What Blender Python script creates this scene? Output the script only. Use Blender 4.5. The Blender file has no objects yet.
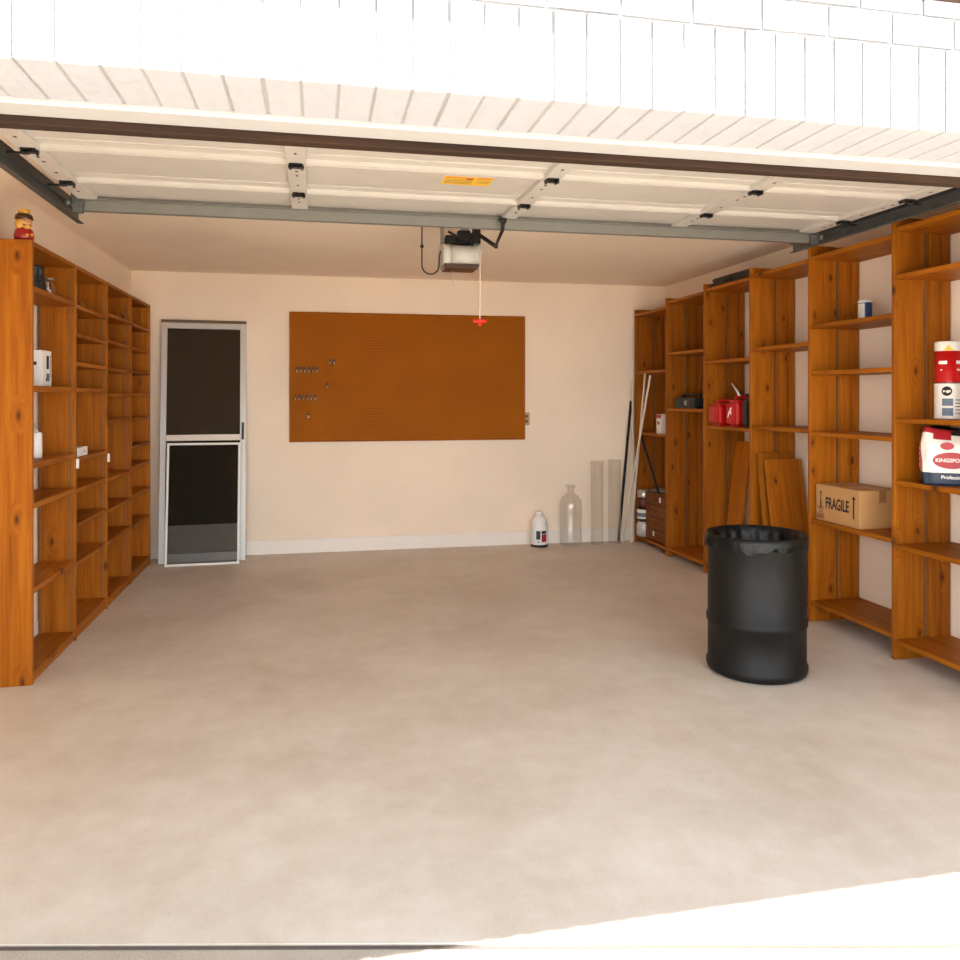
import bpy, bmesh, math, random
from math import sin, cos, pi, radians, atan2, sqrt
from mathutils import Vector, Matrix
random.seed(7)
S = bpy.context.scene
C = S.collection

# ------------------------------------------------------------------ camera
cam_d = bpy.data.cameras.new('camera'); cam = bpy.data.objects.new('camera', cam_d); C.objects.link(cam)
cam_d.sensor_width = 36; cam_d.lens = 36 * 790 / 960; cam_d.shift_y = -84 / 960
cam_d.clip_start = 0.05; cam_d.clip_end = 200
cam.location = (0, 0, 1.5); cam.rotation_euler = (radians(90), 0, -math.atan(164 / 790))
S.camera = cam

# ------------------------------------------------------------------ sky, sun, exposure
w = bpy.data.worlds.new('sky'); S.world = w; w.use_nodes = True
wn = w.node_tree; wn.nodes.clear()
wo = wn.nodes.new('ShaderNodeOutputWorld'); wb = wn.nodes.new('ShaderNodeBackground')
wt = wn.nodes.new('ShaderNodeTexCoord'); wsx = wn.nodes.new('ShaderNodeSeparateXYZ'); wr = wn.nodes.new('ShaderNodeValToRGB')
wn.links.new(wt.outputs['Generated'], wsx.inputs[0]); wn.links.new(wsx.outputs['Z'], wr.inputs[0])
# bright hazy midday sky, palest towards the horizon
wr.color_ramp.elements[0].position = 0.0; wr.color_ramp.elements[0].color = (0.92, 0.96, 1.0, 1)
wr.color_ramp.elements[1].position = 1.0; wr.color_ramp.elements[1].color = (0.16, 0.19, 0.23, 1)
q_ = wr.color_ramp.elements.new(0.24); q_.color = (0.80, 0.84, 0.88, 1)
q_ = wr.color_ramp.elements.new(0.48); q_.color = (0.26, 0.28, 0.31, 1)
wn.links.new(wr.outputs[0], wb.inputs[0]); wn.links.new(wb.outputs[0], wo.inputs[0])
wb.inputs[1].default_value = 4.4
sd = bpy.data.lights.new('sun', 'SUN'); sun = bpy.data.objects.new('sun', sd); C.objects.link(sun)
sd.energy = 17.0; sd.angle = radians(0.8); sd.color = (1.0, 0.98, 0.95)
sun.rotation_euler = (radians(8.2), 0, radians(0))
S.view_settings.view_transform = 'Standard'; S.view_settings.look = 'None'
S.view_settings.gamma = 1.0; S.view_settings.use_curve_mapping = False
S.view_settings.exposure = 0.66
S.cycles.max_bounces = 16; S.cycles.diffuse_bounces = 10; S.cycles.transmission_bounces = 12; S.cycles.transparent_max_bounces = 12

# ------------------------------------------------------------------ materials
def srgb(r, g, b):
    f = lambda c: (c / 255) / 12.92 if c / 255 <= 0.04045 else ((c / 255 + 0.055) / 1.055) ** 2.4
    return (f(r), f(g), f(b), 1)

class NT:
    def __init__(s, name):
        s.m = bpy.data.materials.new(name); s.m.use_nodes = True
        s.t = s.m.node_tree; s.p = s.t.nodes['Principled BSDF']; s.out = s.t.nodes['Material Output']
    def n(s, kind, **kw):
        x = s.t.nodes.new(kind)
        for k, v in kw.items(): setattr(x, k, v)
        return x
    def l(s, a, b): s.t.links.new(a, b)
    def math(s, op, a, b=None, c=None):
        x = s.n('ShaderNodeMath', operation=op)
        for i, v in enumerate((a, b, c)):
            if v is None: continue
            if isinstance(v, (int, float)): x.inputs[i].default_value = v
            else: s.l(v, x.inputs[i])
        return x.outputs[0]
    def mix(s, f, a, b, mode='MIX'):
        x = s.n('ShaderNodeMix', data_type='RGBA', blend_type=mode)
        for i, v in ((0, f), (6, a), (7, b)):
            if isinstance(v, (int, float, tuple)): x.inputs[i].default_value = v
            else: s.l(v, x.inputs[i])
        return x.outputs[2]
    def ramp(s, f, stops):
        x = s.n('ShaderNodeValToRGB'); s.l(f, x.inputs[0]); e = x.color_ramp.elements
        while len(e) < len(stops): e.new(0.5)
        for q, (p, c) in zip(e, stops): q.position = p; q.color = c
        return x.outputs[0]
    def noise(s, vec, scale, detail=4, rough=0.5):
        x = s.n('ShaderNodeTexNoise'); x.inputs['Scale'].default_value = scale; x.inputs['Detail'].default_value = detail
        x.inputs['Roughness'].default_value = rough
        if vec is not None: s.l(vec, x.inputs['Vector'])
        return x.outputs[0]
    def mapping(s, vec, scale, loc=None):
        x = s.n('ShaderNodeMapping'); s.l(vec, x.inputs[0]); x.inputs['Scale'].default_value = scale
        if loc is not None: s.l(loc, x.inputs['Location'])
        return x.outputs[0]
    def bump(s, h, strength, dist=0.01):
        x = s.n('ShaderNodeBump'); x.inputs['Strength'].default_value = strength; x.inputs['Distance'].default_value = dist
        s.l(h, x.inputs['Height']); s.l(x.outputs[0], s.p.inputs['Normal'])

def plain(name, col, rough=0.6, metal=0.0, bump=0.0, bscale=60, vary=0.06, spec=0.5):
    t = NT(name); tc = t.n('ShaderNodeTexCoord').outputs['Object']
    nz = t.noise(tc, bscale, 3)
    dark = tuple(c * (1 - vary * 2) for c in col[:3]) + (1,)
    t.l(t.ramp(nz, [(0.3, dark), (0.7, col)]), t.p.inputs['Base Color'])
    t.p.inputs['Roughness'].default_value = rough; t.p.inputs['Metallic'].default_value = metal
    t.p.inputs['Specular IOR Level'].default_value = spec
    if bump: t.bump(nz, bump, 0.004)
    return t.m

def wood(name, axis, light, mid, dark, knot=0.30, rough=0.5):
    """knotty stained pine, grain running along AXIS (0 x, 1 y, 2 z) in object coordinates"""
    t = NT(name); tc = t.n('ShaderNodeTexCoord').outputs['Object']
    rnd = t.n('ShaderNodeObjectInfo').outputs['Random']
    off = t.n('ShaderNodeCombineXYZ')
    t.l(t.math('MULTIPLY', rnd, 37.0), off.inputs[0]); t.l(t.math('MULTIPLY', rnd, 91.0), off.inputs[1]); t.l(t.math('MULTIPLY', rnd, 53.0), off.inputs[2])
    add = t.n('ShaderNodeVectorMath', operation='ADD'); t.l(tc, add.inputs[0]); t.l(off.outputs[0], add.inputs[1])
    base = add.outputs[0]
    # knots: flat cells in the plane of the broad faces
    sp_ = t.n('ShaderNodeSeparateXYZ'); t.l(base, sp_.inputs[0])
    cv_ = t.n('ShaderNodeCombineXYZ'); ac_ = {0: 2, 1: 0, 2: 0}[axis]
    t.l(t.math('MULTIPLY', sp_.outputs[ac_], 6.5), cv_.inputs[0]); t.l(t.math('MULTIPLY', sp_.outputs[axis], 3.0), cv_.inputs[1])
    v = t.n('ShaderNodeTexVoronoi', voronoi_dimensions='2D'); v.inputs['Scale'].default_value = 1.0; t.l(cv_.outputs[0], v.inputs['Vector'])
    sel = t.n('ShaderNodeSeparateColor'); t.l(v.outputs['Color'], sel.inputs[0])
    keep = t.math('GREATER_THAN', sel.outputs[0], 1 - knot)
    kd = t.math('ADD', v.outputs['Distance'], t.math('MULTIPLY', t.math('SUBTRACT', t.noise(base, 40, 2), 0.5), 0.05))
    core = t.math('MULTIPLY', keep, t.math('SUBTRACT', 1.0, t.math('SMOOTH_MIN', 1.0, t.math('MULTIPLY', kd, 8.5), 0.3)))
    core = t.math('MAXIMUM', core, 0.0)
    halo = t.math('MULTIPLY', keep, t.math('MAXIMUM', 0.0, t.math('SUBTRACT', 1.0, t.math('MULTIPLY', v.outputs['Distance'], 3.2))))
    # grain
    sc = [9.0, 9.0, 9.0]; sc[axis] = 0.55
    warp = t.n('ShaderNodeCombineXYZ')
    k = t.math('MULTIPLY', halo, 0.09)
    for i in range(3):
        if i != axis: t.l(k, warp.inputs[i])
    add2 = t.n('ShaderNodeVectorMath', operation='ADD'); t.l(base, add2.inputs[0]); t.l(warp.outputs[0], add2.inputs[1])
    gv = t.mapping(add2.outputs[0], sc)
    g1 = t.noise(gv, 3.0, 5, 0.6)
    sc2 = [60.0, 60.0, 60.0]; sc2[axis] = 1.2
    g2 = t.noise(t.mapping(add2.outputs[0], sc2), 1.6, 3, 0.6)
    g = t.math('ADD', t.math('MULTIPLY', g1, 0.65), t.math('MULTIPLY', g2, 0.35))
    col = t.ramp(g, [(0.30, dark), (0.5, mid), (0.70, light)])
    tint = t.math('ADD', 0.82, t.math('MULTIPLY', rnd, 0.3))
    hs = t.n('ShaderNodeHueSaturation'); t.l(col, hs.inputs['Color']); t.l(tint, hs.inputs['Value'])
    col = t.mix(t.math('MULTIPLY', halo, 0.3), hs.outputs[0], dark)
    col = t.mix(core, col, srgb(58, 24, 10))
    t.l(col, t.p.inputs['Base Color']); t.p.inputs['Roughness'].default_value = rough
    t.p.inputs['Specular IOR Level'].default_value = 0.18
    t.bump(g2, 0.12, 0.002)
    return t.m

WL, WM, WD = srgb(178, 108, 24), srgb(156, 87, 10), srgb(128, 64, 6)
M = {}
M['wood_x'] = wood('stained_pine_across', 0, WL, WM, WD)
M['wood_y'] = wood('stained_pine_shelf', 1, WL, WM, WD, 0.25)
M['wood_z'] = wood('stained_pine_upright', 2, WL, WM, WD)

def wall_mat(name, col, rough=0.75):
    t = NT(name); tc = t.n('ShaderNodeTexCoord').outputs['Object']
    n1 = t.noise(tc, 1.1, 4); n2 = t.noise(tc, 140, 4)
    d = tuple(c * 0.93 for c in col[:3]) + (1,)
    t.l(t.ramp(n1, [(0.35, d), (0.65, col)]), t.p.inputs['Base Color'])
    t.p.inputs['Roughness'].default_value = rough; t.p.inputs['Specular IOR Level'].default_value = 0.25
    t.bump(n2, 0.12, 0.003); return t.m
M['wall'] = wall_mat('cream_wall_paint', srgb(245, 228, 206))
M['ceiling'] = wall_mat('ceiling_paint', srgb(246, 231, 211))
M['header_trim'] = plain('header_trim_paint', srgb(166, 163, 160), 0.5, vary=0.02)
M['white_trim'] = plain('white_trim_paint', srgb(240, 232, 222), 0.45, vary=0.02)

def floor_mat():
    t = NT('garage_concrete'); tc = t.n('ShaderNodeTexCoord').outputs['Object']
    n1 = t.noise(tc, 1.3, 6, 0.6); n2 = t.noise(tc, 7, 5, 0.65); n3 = t.noise(tc, 120, 4, 0.7); n4 = t.noise(tc, 420, 2, 0.7)
    g = t.math('ADD', t.math('MULTIPLY', n1, 0.42), t.math('ADD', t.math('MULTIPLY', n2, 0.28), t.math('ADD', t.math('MULTIPLY', n3, 0.2), t.math('MULTIPLY', n4, 0.1))))
    t.l(t.ramp(g, [(0.36, srgb(194, 180, 163)), (0.5, srgb(211, 200, 186)), (0.64, srgb(225, 217, 206))]), t.p.inputs['Base Color'])
    t.l(t.ramp(n2, [(0.35, (0.42,) * 3 + (1,)), (0.7, (0.58,) * 3 + (1,))]), t.p.inputs['Roughness'])
    t.p.inputs['Specular IOR Level'].default_value = 0.35
    t.bump(t.math('ADD', n3, n4), 0.1, 0.003); return t.m
M['floor'] = floor_mat()
def drive_mat():
    t = NT('driveway_concrete'); tc = t.n('ShaderNodeTexCoord').outputs['Object']
    n1 = t.noise(tc, 2.0, 4); v = t.n('ShaderNodeTexVoronoi'); v.inputs['Scale'].default_value = 160; t.l(tc, v.inputs['Vector'])
    n2 = t.noise(tc, 240, 3, 0.7)
    g = t.math('ADD', t.math('MULTIPLY', n1, 0.4), t.math('MULTIPLY', n2, 0.6))
    t.l(t.ramp(g, [(0.35, srgb(150, 138, 124)), (0.5, srgb(184, 173, 158)), (0.65, srgb(200, 190, 176))]), t.p.inputs['Base Color'])
    t.p.inputs['Roughness'].default_value = 0.9; t.bump(n2, 0.4, 0.004); return t.m
M['drive'] = drive_mat()
def brick_mat(name, col, b=0.5):
    t = NT(name); tc = t.n('ShaderNodeTexCoord').outputs['Object']
    n1 = t.noise(tc, 22, 6, 0.65); n2 = t.noise(tc, 140, 3)
    d = tuple(c * 0.93 for c in col[:3]) + (1,)
    t.l(t.ramp(n1, [(0.3, d), (0.6, col)]), t.p.inputs['Base Color']); t.p.inputs['Roughness'].default_value = 0.7
    t.bump(t.math('ADD', n1, t.math('MULTIPLY', n2, 0.4)), b, 0.006); return t.m
M['brick'] = brick_mat('white_painted_brick', srgb(160, 160, 163))
M['mortar'] = brick_mat('white_painted_mortar', srgb(146, 144, 142), 0.4)
M['brown_board'] = wood('weathered_brown_board', 0, srgb(64, 42, 26), srgb(48, 31, 20), srgb(32, 21, 14), 0.2, 0.8)
M['door_white'] = plain('door_white_steel', srgb(198, 192, 184), 0.4, vary=0.03, bscale=8)
M['galv'] = plain('galvanized_steel', srgb(128, 127, 120), 0.5, 0.35, vary=0.03, bscale=12)
M['track'] = plain('dark_track_steel', srgb(105, 108, 108), 0.45, 0.6, vary=0.12, bscale=30)
M['black_metal'] = plain('black_hinge_metal', srgb(38, 36, 34), 0.4, 0.5)
M['black_plastic'] = plain('black_plastic', srgb(30, 30, 30), 0.45)
M['grey_plastic'] = plain('grey_plastic', srgb(196, 192, 184), 0.4, vary=0.02)
M['dark_lens'] = plain('smoked_lens', srgb(70, 52, 42), 0.3)
M['white_plastic'] = plain('white_plastic', srgb(236, 234, 230), 0.4, vary=0.01)
M['red_plastic'] = plain('red_plastic', srgb(190, 18, 20), 0.35, vary=0.04)
M['dark_red'] = plain('dark_red_plastic', srgb(110, 14, 16), 0.4)
M['red_handle'] = plain('red_pull_handle', srgb(226, 50, 28), 0.5)
M['rope'] = plain('pale_pull_rope', srgb(228, 205, 190), 0.8)
M['yellow'] = plain('yellow_sticker', srgb(238, 190, 52), 0.6, vary=0.03)
M['orange'] = plain('orange_sticker', srgb(214, 120, 40), 0.6, vary=0.03)
M['alu'] = plain('aluminium_frame', srgb(196, 192, 186), 0.4, 0.25, vary=0.03, bscale=20)
M['alu_light'] = plain('pale_aluminium_rail', srgb(222, 210, 194), 0.4, 0.1, vary=0.02)
M['alu_grey'] = plain('grey_kick_panel', srgb(160, 150, 140), 0.5, 0.1, vary=0.06, bscale=14)
M['rail_brown'] = plain('brown_weather_strip', srgb(110, 92, 68), 0.7)
M['white_metal'] = plain('white_frame_metal', srgb(235, 232, 226), 0.4, vary=0.01)
M['joint'] = plain('dark_joint_filler', srgb(100, 92, 86), 0.95, spec=0.1)
M['standard'] = plain('dull_shelf_standard', srgb(122, 84, 46), 0.6, 0.0, vary=0.15, bscale=40)
M['can_white'] = plain('white_paper_label', srgb(232, 226, 214), 0.5, vary=0.03)
M['can_blue'] = plain('slate_blue_label', srgb(96, 112, 128), 0.5)
M['blue'] = plain('blue_label', srgb(36, 70, 120), 0.45)
M['navy'] = plain('navy_label', srgb(34, 50, 72), 0.5)
M['tin'] = plain('tin_metal', srgb(190, 186, 178), 0.3, 0.8, vary=0.03)
M['paper_red'] = plain('red_print', srgb(168, 30, 36), 0.5)
M['ink'] = plain('black_ink', srgb(34, 28, 24), 0.8)
M['white_ink'] = plain('white_ink', srgb(238, 232, 224), 0.6, vary=0.0)
M['cardboard'] = plain('cardboard', srgb(190, 142, 88), 0.85, vary=0.04, bscale=10)
M['tape'] = plain('brown_packing_tape', srgb(150, 104, 60), 0.35, vary=0.02)
M['skin'] = plain('painted_yellow_glaze', srgb(226, 168, 62), 0.25)
M['face'] = plain('painted_pale_glaze', srgb(214, 160, 104), 0.3)
M['hat'] = plain('painted_brown_glaze', srgb(70, 42, 24), 0.25)
M['coat'] = plain('painted_red_glaze', srgb(158, 34, 30), 0.25)
M['green_dark'] = plain('dark_green_plastic', srgb(34, 44, 38), 0.45)
M['amber'] = plain('dark_amber_contents', srgb(96, 44, 26), 0.5)
M['stick_white'] = plain('cream_painted_strip', srgb(232, 218, 196), 0.5, vary=0.04)
M['chest_wood'] = wood('brown_chest_wood', 1, srgb(140, 84, 40), srgb(120, 66, 28), srgb(88, 46, 20), 0.1)
M['beige_plastic'] = plain('beige_outlet_plastic', srgb(190, 160, 112), 0.5)
M['hook'] = plain('steel_peg_hook', srgb(222, 218, 208), 0.3, 0.3)

def bag_black():
    t = NT('black_bin_liner'); tc = t.n('ShaderNodeTexCoord').outputs['Object']
    n = t.noise(tc, 26, 4, 0.6); t.p.inputs['Base Color'].default_value = srgb(10, 10, 10)
    t.p.inputs['Roughness'].default_value = 0.38; t.p.inputs['Specular IOR Level'].default_value = 0.3; t.bump(n, 0.5, 0.012); return t.m
M['liner'] = bag_black()
def bin_mat():
    t = NT('black_bin_plastic'); tc = t.n('ShaderNodeTexCoord').outputs['Object']
    n = t.noise(tc, 150, 3, 0.6); n1 = t.noise(t.mapping(tc, (3, 3, 0.8)), 3, 4)
    t.l(t.ramp(n1, [(0.3, srgb(11, 10, 9)), (0.7, srgb(23, 21, 18))]), t.p.inputs['Base Color']); t.p.inputs['Specular IOR Level'].default_value = 0.25
    t.p.inputs['Roughness'].default_value = 0.5; t.bump(n, 0.25, 0.003); return t.m
M['bin'] = bin_mat()

def peg_mat():
    t = NT('brown_pegboard'); tc = t.n('ShaderNodeTexCoord').outputs['Object']
    sp = t.n('ShaderNodeSeparateXYZ'); t.l(tc, sp.inputs[0])
    u = t.math('SUBTRACT', t.math('FRACT', t.math('MULTIPLY', sp.outputs[0], 1 / 0.0254)), 0.5)
    v = t.math('SUBTRACT', t.math('FRACT', t.math('MULTIPLY', sp.outputs[2], 1 / 0.0254)), 0.5)
    d = t.math('SQRT', t.math('ADD', t.math('MULTIPLY', u, u), t.math('MULTIPLY', v, v)))
    hole = t.math('LESS_THAN', d, 0.21)
    n = t.noise(tc, 3, 4); n2 = t.noise(tc, 200, 2)
    base = t.ramp(t.math('ADD', t.math('MULTIPLY', n, 0.7), t.math('MULTIPLY', n2, 0.3)), [(0.35, srgb(156, 86, 8)), (0.65, srgb(170, 97, 12))])
    t.l(t.mix(hole, base, srgb(70, 34, 12)), t.p.inputs['Base Color'])
    t.p.inputs['Roughness'].default_value = 0.7; t.p.inputs['Specular IOR Level'].default_value = 0.12
    t.bump(t.math('SUBTRACT', 1.0, hole), 0.6, 0.003); return t.m
M['peg'] = peg_mat()

def mesh_mat(name, col, trans):
    t = NT(name); tr = t.n('ShaderNodeBsdfTransparent'); mx = t.n('ShaderNodeMixShader')
    tc = t.n('ShaderNodeTexCoord').outputs['Object']
    t.l(t.ramp(t.noise(tc, 300, 2), [(0.3, tuple(c * 0.85 for c in col[:3]) + (1,)), (0.7, col)]), t.p.inputs['Base Color'])
    t.p.inputs['Roughness'].default_value = 0.9; t.p.inputs['Specular IOR Level'].default_value = 0.1
    mx.inputs[0].default_value = trans
    t.l(t.p.outputs[0], mx.inputs[1]); t.l(tr.outputs[0], mx.inputs[2]); t.l(mx.outputs[0], t.out.inputs[0]); return t.m
M['mesh_door'] = mesh_mat('dark_brown_insect_mesh', srgb(66, 56, 42), 0.14)
M['mesh_window'] = mesh_mat('black_insect_mesh', srgb(34, 32, 29), 0.68)

def glass_mat(name):
    t = NT(name); tr = t.n('ShaderNodeBsdfTransparent'); gl = t.n('ShaderNodeBsdfGlossy'); mx = t.n('ShaderNodeMixShader')
    tr.inputs[0].default_value = (0.982, 0.98, 0.972, 1); gl.inputs['Roughness'].default_value = 0.04
    n = t.noise(t.n('ShaderNodeTexCoord').outputs['Object'], 6, 2)
    bp = t.n('ShaderNodeBump'); bp.inputs['Strength'].default_value = 0.02; bp.inputs['Distance'].default_value = 0.004; t.l(n, bp.inputs['Height']); t.l(bp.outputs[0], gl.inputs['Normal'])
    lw = t.n('ShaderNodeLayerWeight'); lw.inputs['Blend'].default_value = 0.5
    t.l(t.math('ADD', 0.05, t.math('MULTIPLY', t.math('POWER', lw.outputs['Facing'], 3.0), 0.4)), mx.inputs[0]); t.l(tr.outputs[0], mx.inputs[1]); t.l(gl.outputs[0], mx.inputs[2]); t.l(mx.outputs[0], t.out.inputs[0]); return t.m
M['glass'] = glass_mat('clear_glass')

# ------------------------------------------------------------------ mesh helpers
class MB:
    """collects shapes into one mesh object"""
    def __init__(s): s.bm = bmesh.new(); s.mats = []; s.cur = 0
    def mat(s, m):
        if m not in s.mats: s.mats.append(m)
        s.cur = s.mats.index(m); return s
    def _tag(s, faces):
        for f in faces: f.material_index = s.cur
    def box(s, x0, x1, y0, y1, z0, z1, bev=0.0, mtx=None, seg=1):
        r = bmesh.ops.create_cube(s.bm, size=1.0); vs = r['verts']
        for v in vs:
            v.co = Vector(((x0 + x1) / 2 + v.co.x * (x1 - x0), (y0 + y1) / 2 + v.co.y * (y1 - y0), (z0 + z1) / 2 + v.co.z * (z1 - z0)))
        fs = {f for v in vs for f in v.link_faces}; s._tag(fs)
        if bev:
            es = list({e for v in vs for e in v.link_edges})
            q = bmesh.ops.bevel(s.bm, geom=es, offset=bev, segments=seg, affect='EDGES', clamp_overlap=True)
            fs = set(q['faces']) | {f for f in fs if f.is_valid}; s._tag(fs)
            vs = list({v for f in fs for v in f.verts})
        if mtx is not None:
            for v in vs: v.co = mtx @ v.co
        return s
    def lathe(s, prof, cx=0, cy=0, n=32, mtx=None, cap=True, smooth=True):
        rings = []
        for r, z in prof:
            rings.append([s.bm.verts.new((cx + r * cos(2 * pi * k / n), cy + r * sin(2 * pi * k / n), z)) for k in range(n)])
        fs = []
        for a, b in zip(rings, rings[1:]):
            for k in range(n): fs.append(s.bm.faces.new((a[k], a[(k + 1) % n], b[(k + 1) % n], b[k])))
        for f in fs: f.smooth = smooth
        if cap:
            fs.append(s.bm.faces.new(rings[0][::-1])); fs.append(s.bm.faces.new(rings[-1]))
        s._tag(fs)
        if mtx is not None:
            for q in rings:
                for v in q: v.co = mtx @ v.co
        return s
    def tube(s, pts, r, n=8, closed=False):
        pts = [Vector(p) for p in pts]; rings = []; up = None
        for i, p in enumerate(pts):
            a = pts[i - 1] if i else p; b = pts[i + 1] if i < len(pts) - 1 else p
            d = (b - a).normalized()
            if up is None:
                up = d.cross(Vector((0, 0, 1)))
                if up.length < 1e-3: up = d.cross(Vector((1, 0, 0)))
                up.normalize()
            up = (up - d * up.dot(d)).normalized(); v = d.cross(up)
            rr = r[i] if isinstance(r, (list, tuple)) else r
            rings.append([s.bm.verts.new(p + rr * (cos(2 * pi * k / n) * up + sin(2 * pi * k / n) * v)) for k in range(n)])
        fs = []
        for a, b in zip(rings, rings[1:]):
            for k in range(n):
                f = s.bm.faces.new((a[k], a[(k + 1) % n], b[(k + 1) % n], b[k])); f.smooth = True; fs.append(f)
        fs.append(s.bm.faces.new(rings[0][::-1])); fs.append(s.bm.faces.new(rings[-1])); s._tag(fs); return s
    def prism(s, poly, y0, y1, mtx=None):
        """polygon in (x, z) extruded along y"""
        a = [s.bm.verts.new((x, y0, z)) for x, z in poly]; b = [s.bm.verts.new((x, y1, z)) for x, z in poly]
        fs = [s.bm.faces.new(a), s.bm.faces.new(b[::-1])]
        for i in range(len(poly)): fs.append(s.bm.faces.new((a[i], b[i], b[(i + 1) % len(poly)], a[(i + 1) % len(poly)])))
        s._tag(fs)
        if mtx is not None:
            for v in a + b: v.co = mtx @ v.co
        return s
    def sphere(s, c, r, sx=1, sy=1, sz=1, n=20):
        q = bmesh.ops.create_uvsphere(s.bm, u_segments=n, v_segments=n // 2, radius=r)
        for v in q['verts']: v.co = Vector((c[0] + v.co.x * sx, c[1] + v.co.y * sy, c[2] + v.co.z * sz))
        fs = {f for v in q['verts'] for f in v.link_faces}
        for f in fs: f.smooth = True
        s._tag(fs); return s
    def build(s, name, m=None, parent=None, loc=None):
        bmesh.ops.recalc_face_normals(s.bm, faces=s.bm.faces)
        me = bpy.data.meshes.new(name); s.bm.to_mesh(me); s.bm.free()
        for q in (s.mats or [m]): me.materials.append(q)
        o = bpy.data.objects.new(name, me); C.objects.link(o)
        if parent is not None: o.parent = parent
        if loc is not None: o.location = loc
        return o

def thing(name, label, cat, loc=(0, 0, 0), group=None, rot=(0, 0, 0)):
    o = bpy.data.objects.new(name, None); C.objects.link(o); o.empty_display_size = 0.05
    o.location = loc; o.rotation_euler = rot; o['label'] = label; o['category'] = cat
    if group: o['group'] = group
    return o
def tag(o, label, cat, group=None):
    o['label'] = label; o['category'] = cat
    if group: o['group'] = group
    return o
def structure(o): o['kind'] = 'structure'; return o
def copy_tree(o, parent=None):
    c = o.copy(); C.objects.link(c)
    if parent is not None: c.parent = parent
    for ch in list(o.children): copy_tree(ch, c)
    return c
def lettering(name, text, size, m, parent, mtx, extrude=0.0006, sx=1.0, bold=0.022):
    """flat raised lettering as a mesh; MTX maps text x/y plane into the parent's space"""
    cu = bpy.data.curves.new('tmp_text', 'FONT'); cu.body = text; cu.size = size; cu.extrude = extrude
    cu.align_x = 'CENTER'; cu.align_y = 'CENTER'; cu.offset = size * bold
    o = bpy.data.objects.new('tmp_text', cu); C.objects.link(o)
    bpy.context.view_layer.update()
    me = bpy.data.meshes.new_from_object(o.evaluated_get(bpy.context.evaluated_depsgraph_get()))
    bpy.data.objects.remove(o); bpy.data.curves.remove(cu)
    me.transform(mtx @ Matrix.Diagonal((sx, 1, 1, 1))); me.materials.clear(); me.materials.append(m); me.name = name
    q = bpy.data.objects.new(name, me); C.objects.link(q); q.parent = parent; return q
def on_neg_x(x, y, z):   # text plane on a face looking to -X: reading direction is -Y
    return Matrix(((0, 0, -1, x), (-1, 0, 0, y), (0, 1, 0, z), (0, 0, 0, 1)))
def on_pos_x(x, y, z):
    return Matrix(((0, 0, 1, x), (1, 0, 0, y), (0, 1, 0, z), (0, 0, 0, 1)))
def on_neg_y(x, y, z):
    return Matrix(((1, 0, 0, x), (0, 0, -1, y), (0, 1, 0, z), (0, 0, 0, 1)))

# ------------------------------------------------------------------ setting
XL, XR, YF, YI, YB, ZC = -1.66, 3.60, 1.80, 2.13, 7.74, 2.65
OL, OR, ZO = -1.45, 3.40, 2.20                                   # door opening
b = MB()
for z0, z1 in ((-0.14, 0.0),):
    pts = [(XL - 0.3, 2.603), (XR + 0.4, 1.393), (XR + 0.4, YB + 0.15), (XL - 0.3, YB + 0.15)]
    va = [b.bm.verts.new((x, y, z0)) for x, y in pts]; vb = [b.bm.verts.new((x, y, z1)) for x, y in pts]
    b.bm.faces.new(va[::-1]); b.bm.faces.new(vb)
    for i in range(4): b.bm.faces.new((va[i], va[(i + 1) % 4], vb[(i + 1) % 4], vb[i]))
    bmesh.ops.bevel(b.bm, geom=[e for e in b.bm.edges if all(v.co.z > -0.01 for v in e.verts) and all(v.co.y < 3 for v in e.verts)], offset=0.006, segments=2, affect='EDGES')
structure(b.build('floor', M['floor']))
b = MB()
pts = [(XL - 0.31, 2.592), (XR + 0.41, 1.380), (9, -1), (9, -16), (-7, -16), (-7, 2.58)]
va = [b.bm.verts.new((x, y, -0.15)) for x, y in pts]; vb = [b.bm.verts.new((x, y, -0.004)) for x, y in pts]
b.bm.faces.new(va[::-1]); b.bm.faces.new(vb)
for i in range(6): b.bm.faces.new((va[i], va[(i + 1) % 6], vb[(i + 1) % 6], vb[i]))
structure(b.build('floor_driveway', M['drive']))
b = MB(); pts = [(XL - 0.3, 2.6025), (XR + 0.4, 1.3925), (XR + 0.4, 1.378), (XL - 0.3, 2.589)]
va = [b.bm.verts.new((x, y, -0.05)) for x, y in pts]; vb = [b.bm.verts.new((x, y, -0.002)) for x, y in pts]
b.bm.faces.new(va); b.bm.faces.new(vb)
for i in range(4): b.bm.faces.new((va[i], va[(i + 1) % 4], vb[(i + 1) % 4], vb[i]))
structure(b.build('trim_4', M['joint']))
structure(MB().box(XL - 0.3, XR + 0.4, YF + 0.1, YB + 0.15, ZC, ZC + 0.12).build('ceiling', M['ceiling']))
structure(MB().box(XL - 0.3, XR + 0.4, YB, YB + 0.15, 0.0, ZC).build('wall_back', M['wall']))
structure(MB().box(XL - 0.3, XL, YI + 0.05, YB, 0.0, ZC).build('wall_left', M['wall']))
structure(MB().box(XR, XR + 0.4, YI + 0.05, YB, 0.0, ZC).build('wall_right', M['wall']))
b = MB()
b.box(XL - 0.3, XR + 0.4, YF + 0.0078, YF + 0.23, ZO + 0.0035, 3.0)          # mortar core over the opening
b.box(XL - 0.3, OL, YF + 0.006, YI + 0.05, 0, ZO + 0.004); b.box(OR, XR + 0.4, YF + 0.006, YI + 0.05, 0, ZO + 0.004)
wf = structure(b.build('wall_front', M['mortar']))
structure(MB().box(XL - 0.3, XR + 0.4, YF + 0.23, YI + 0.05, ZO + 0.03, 3.0).build('wall_header', M['wall']))
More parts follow.
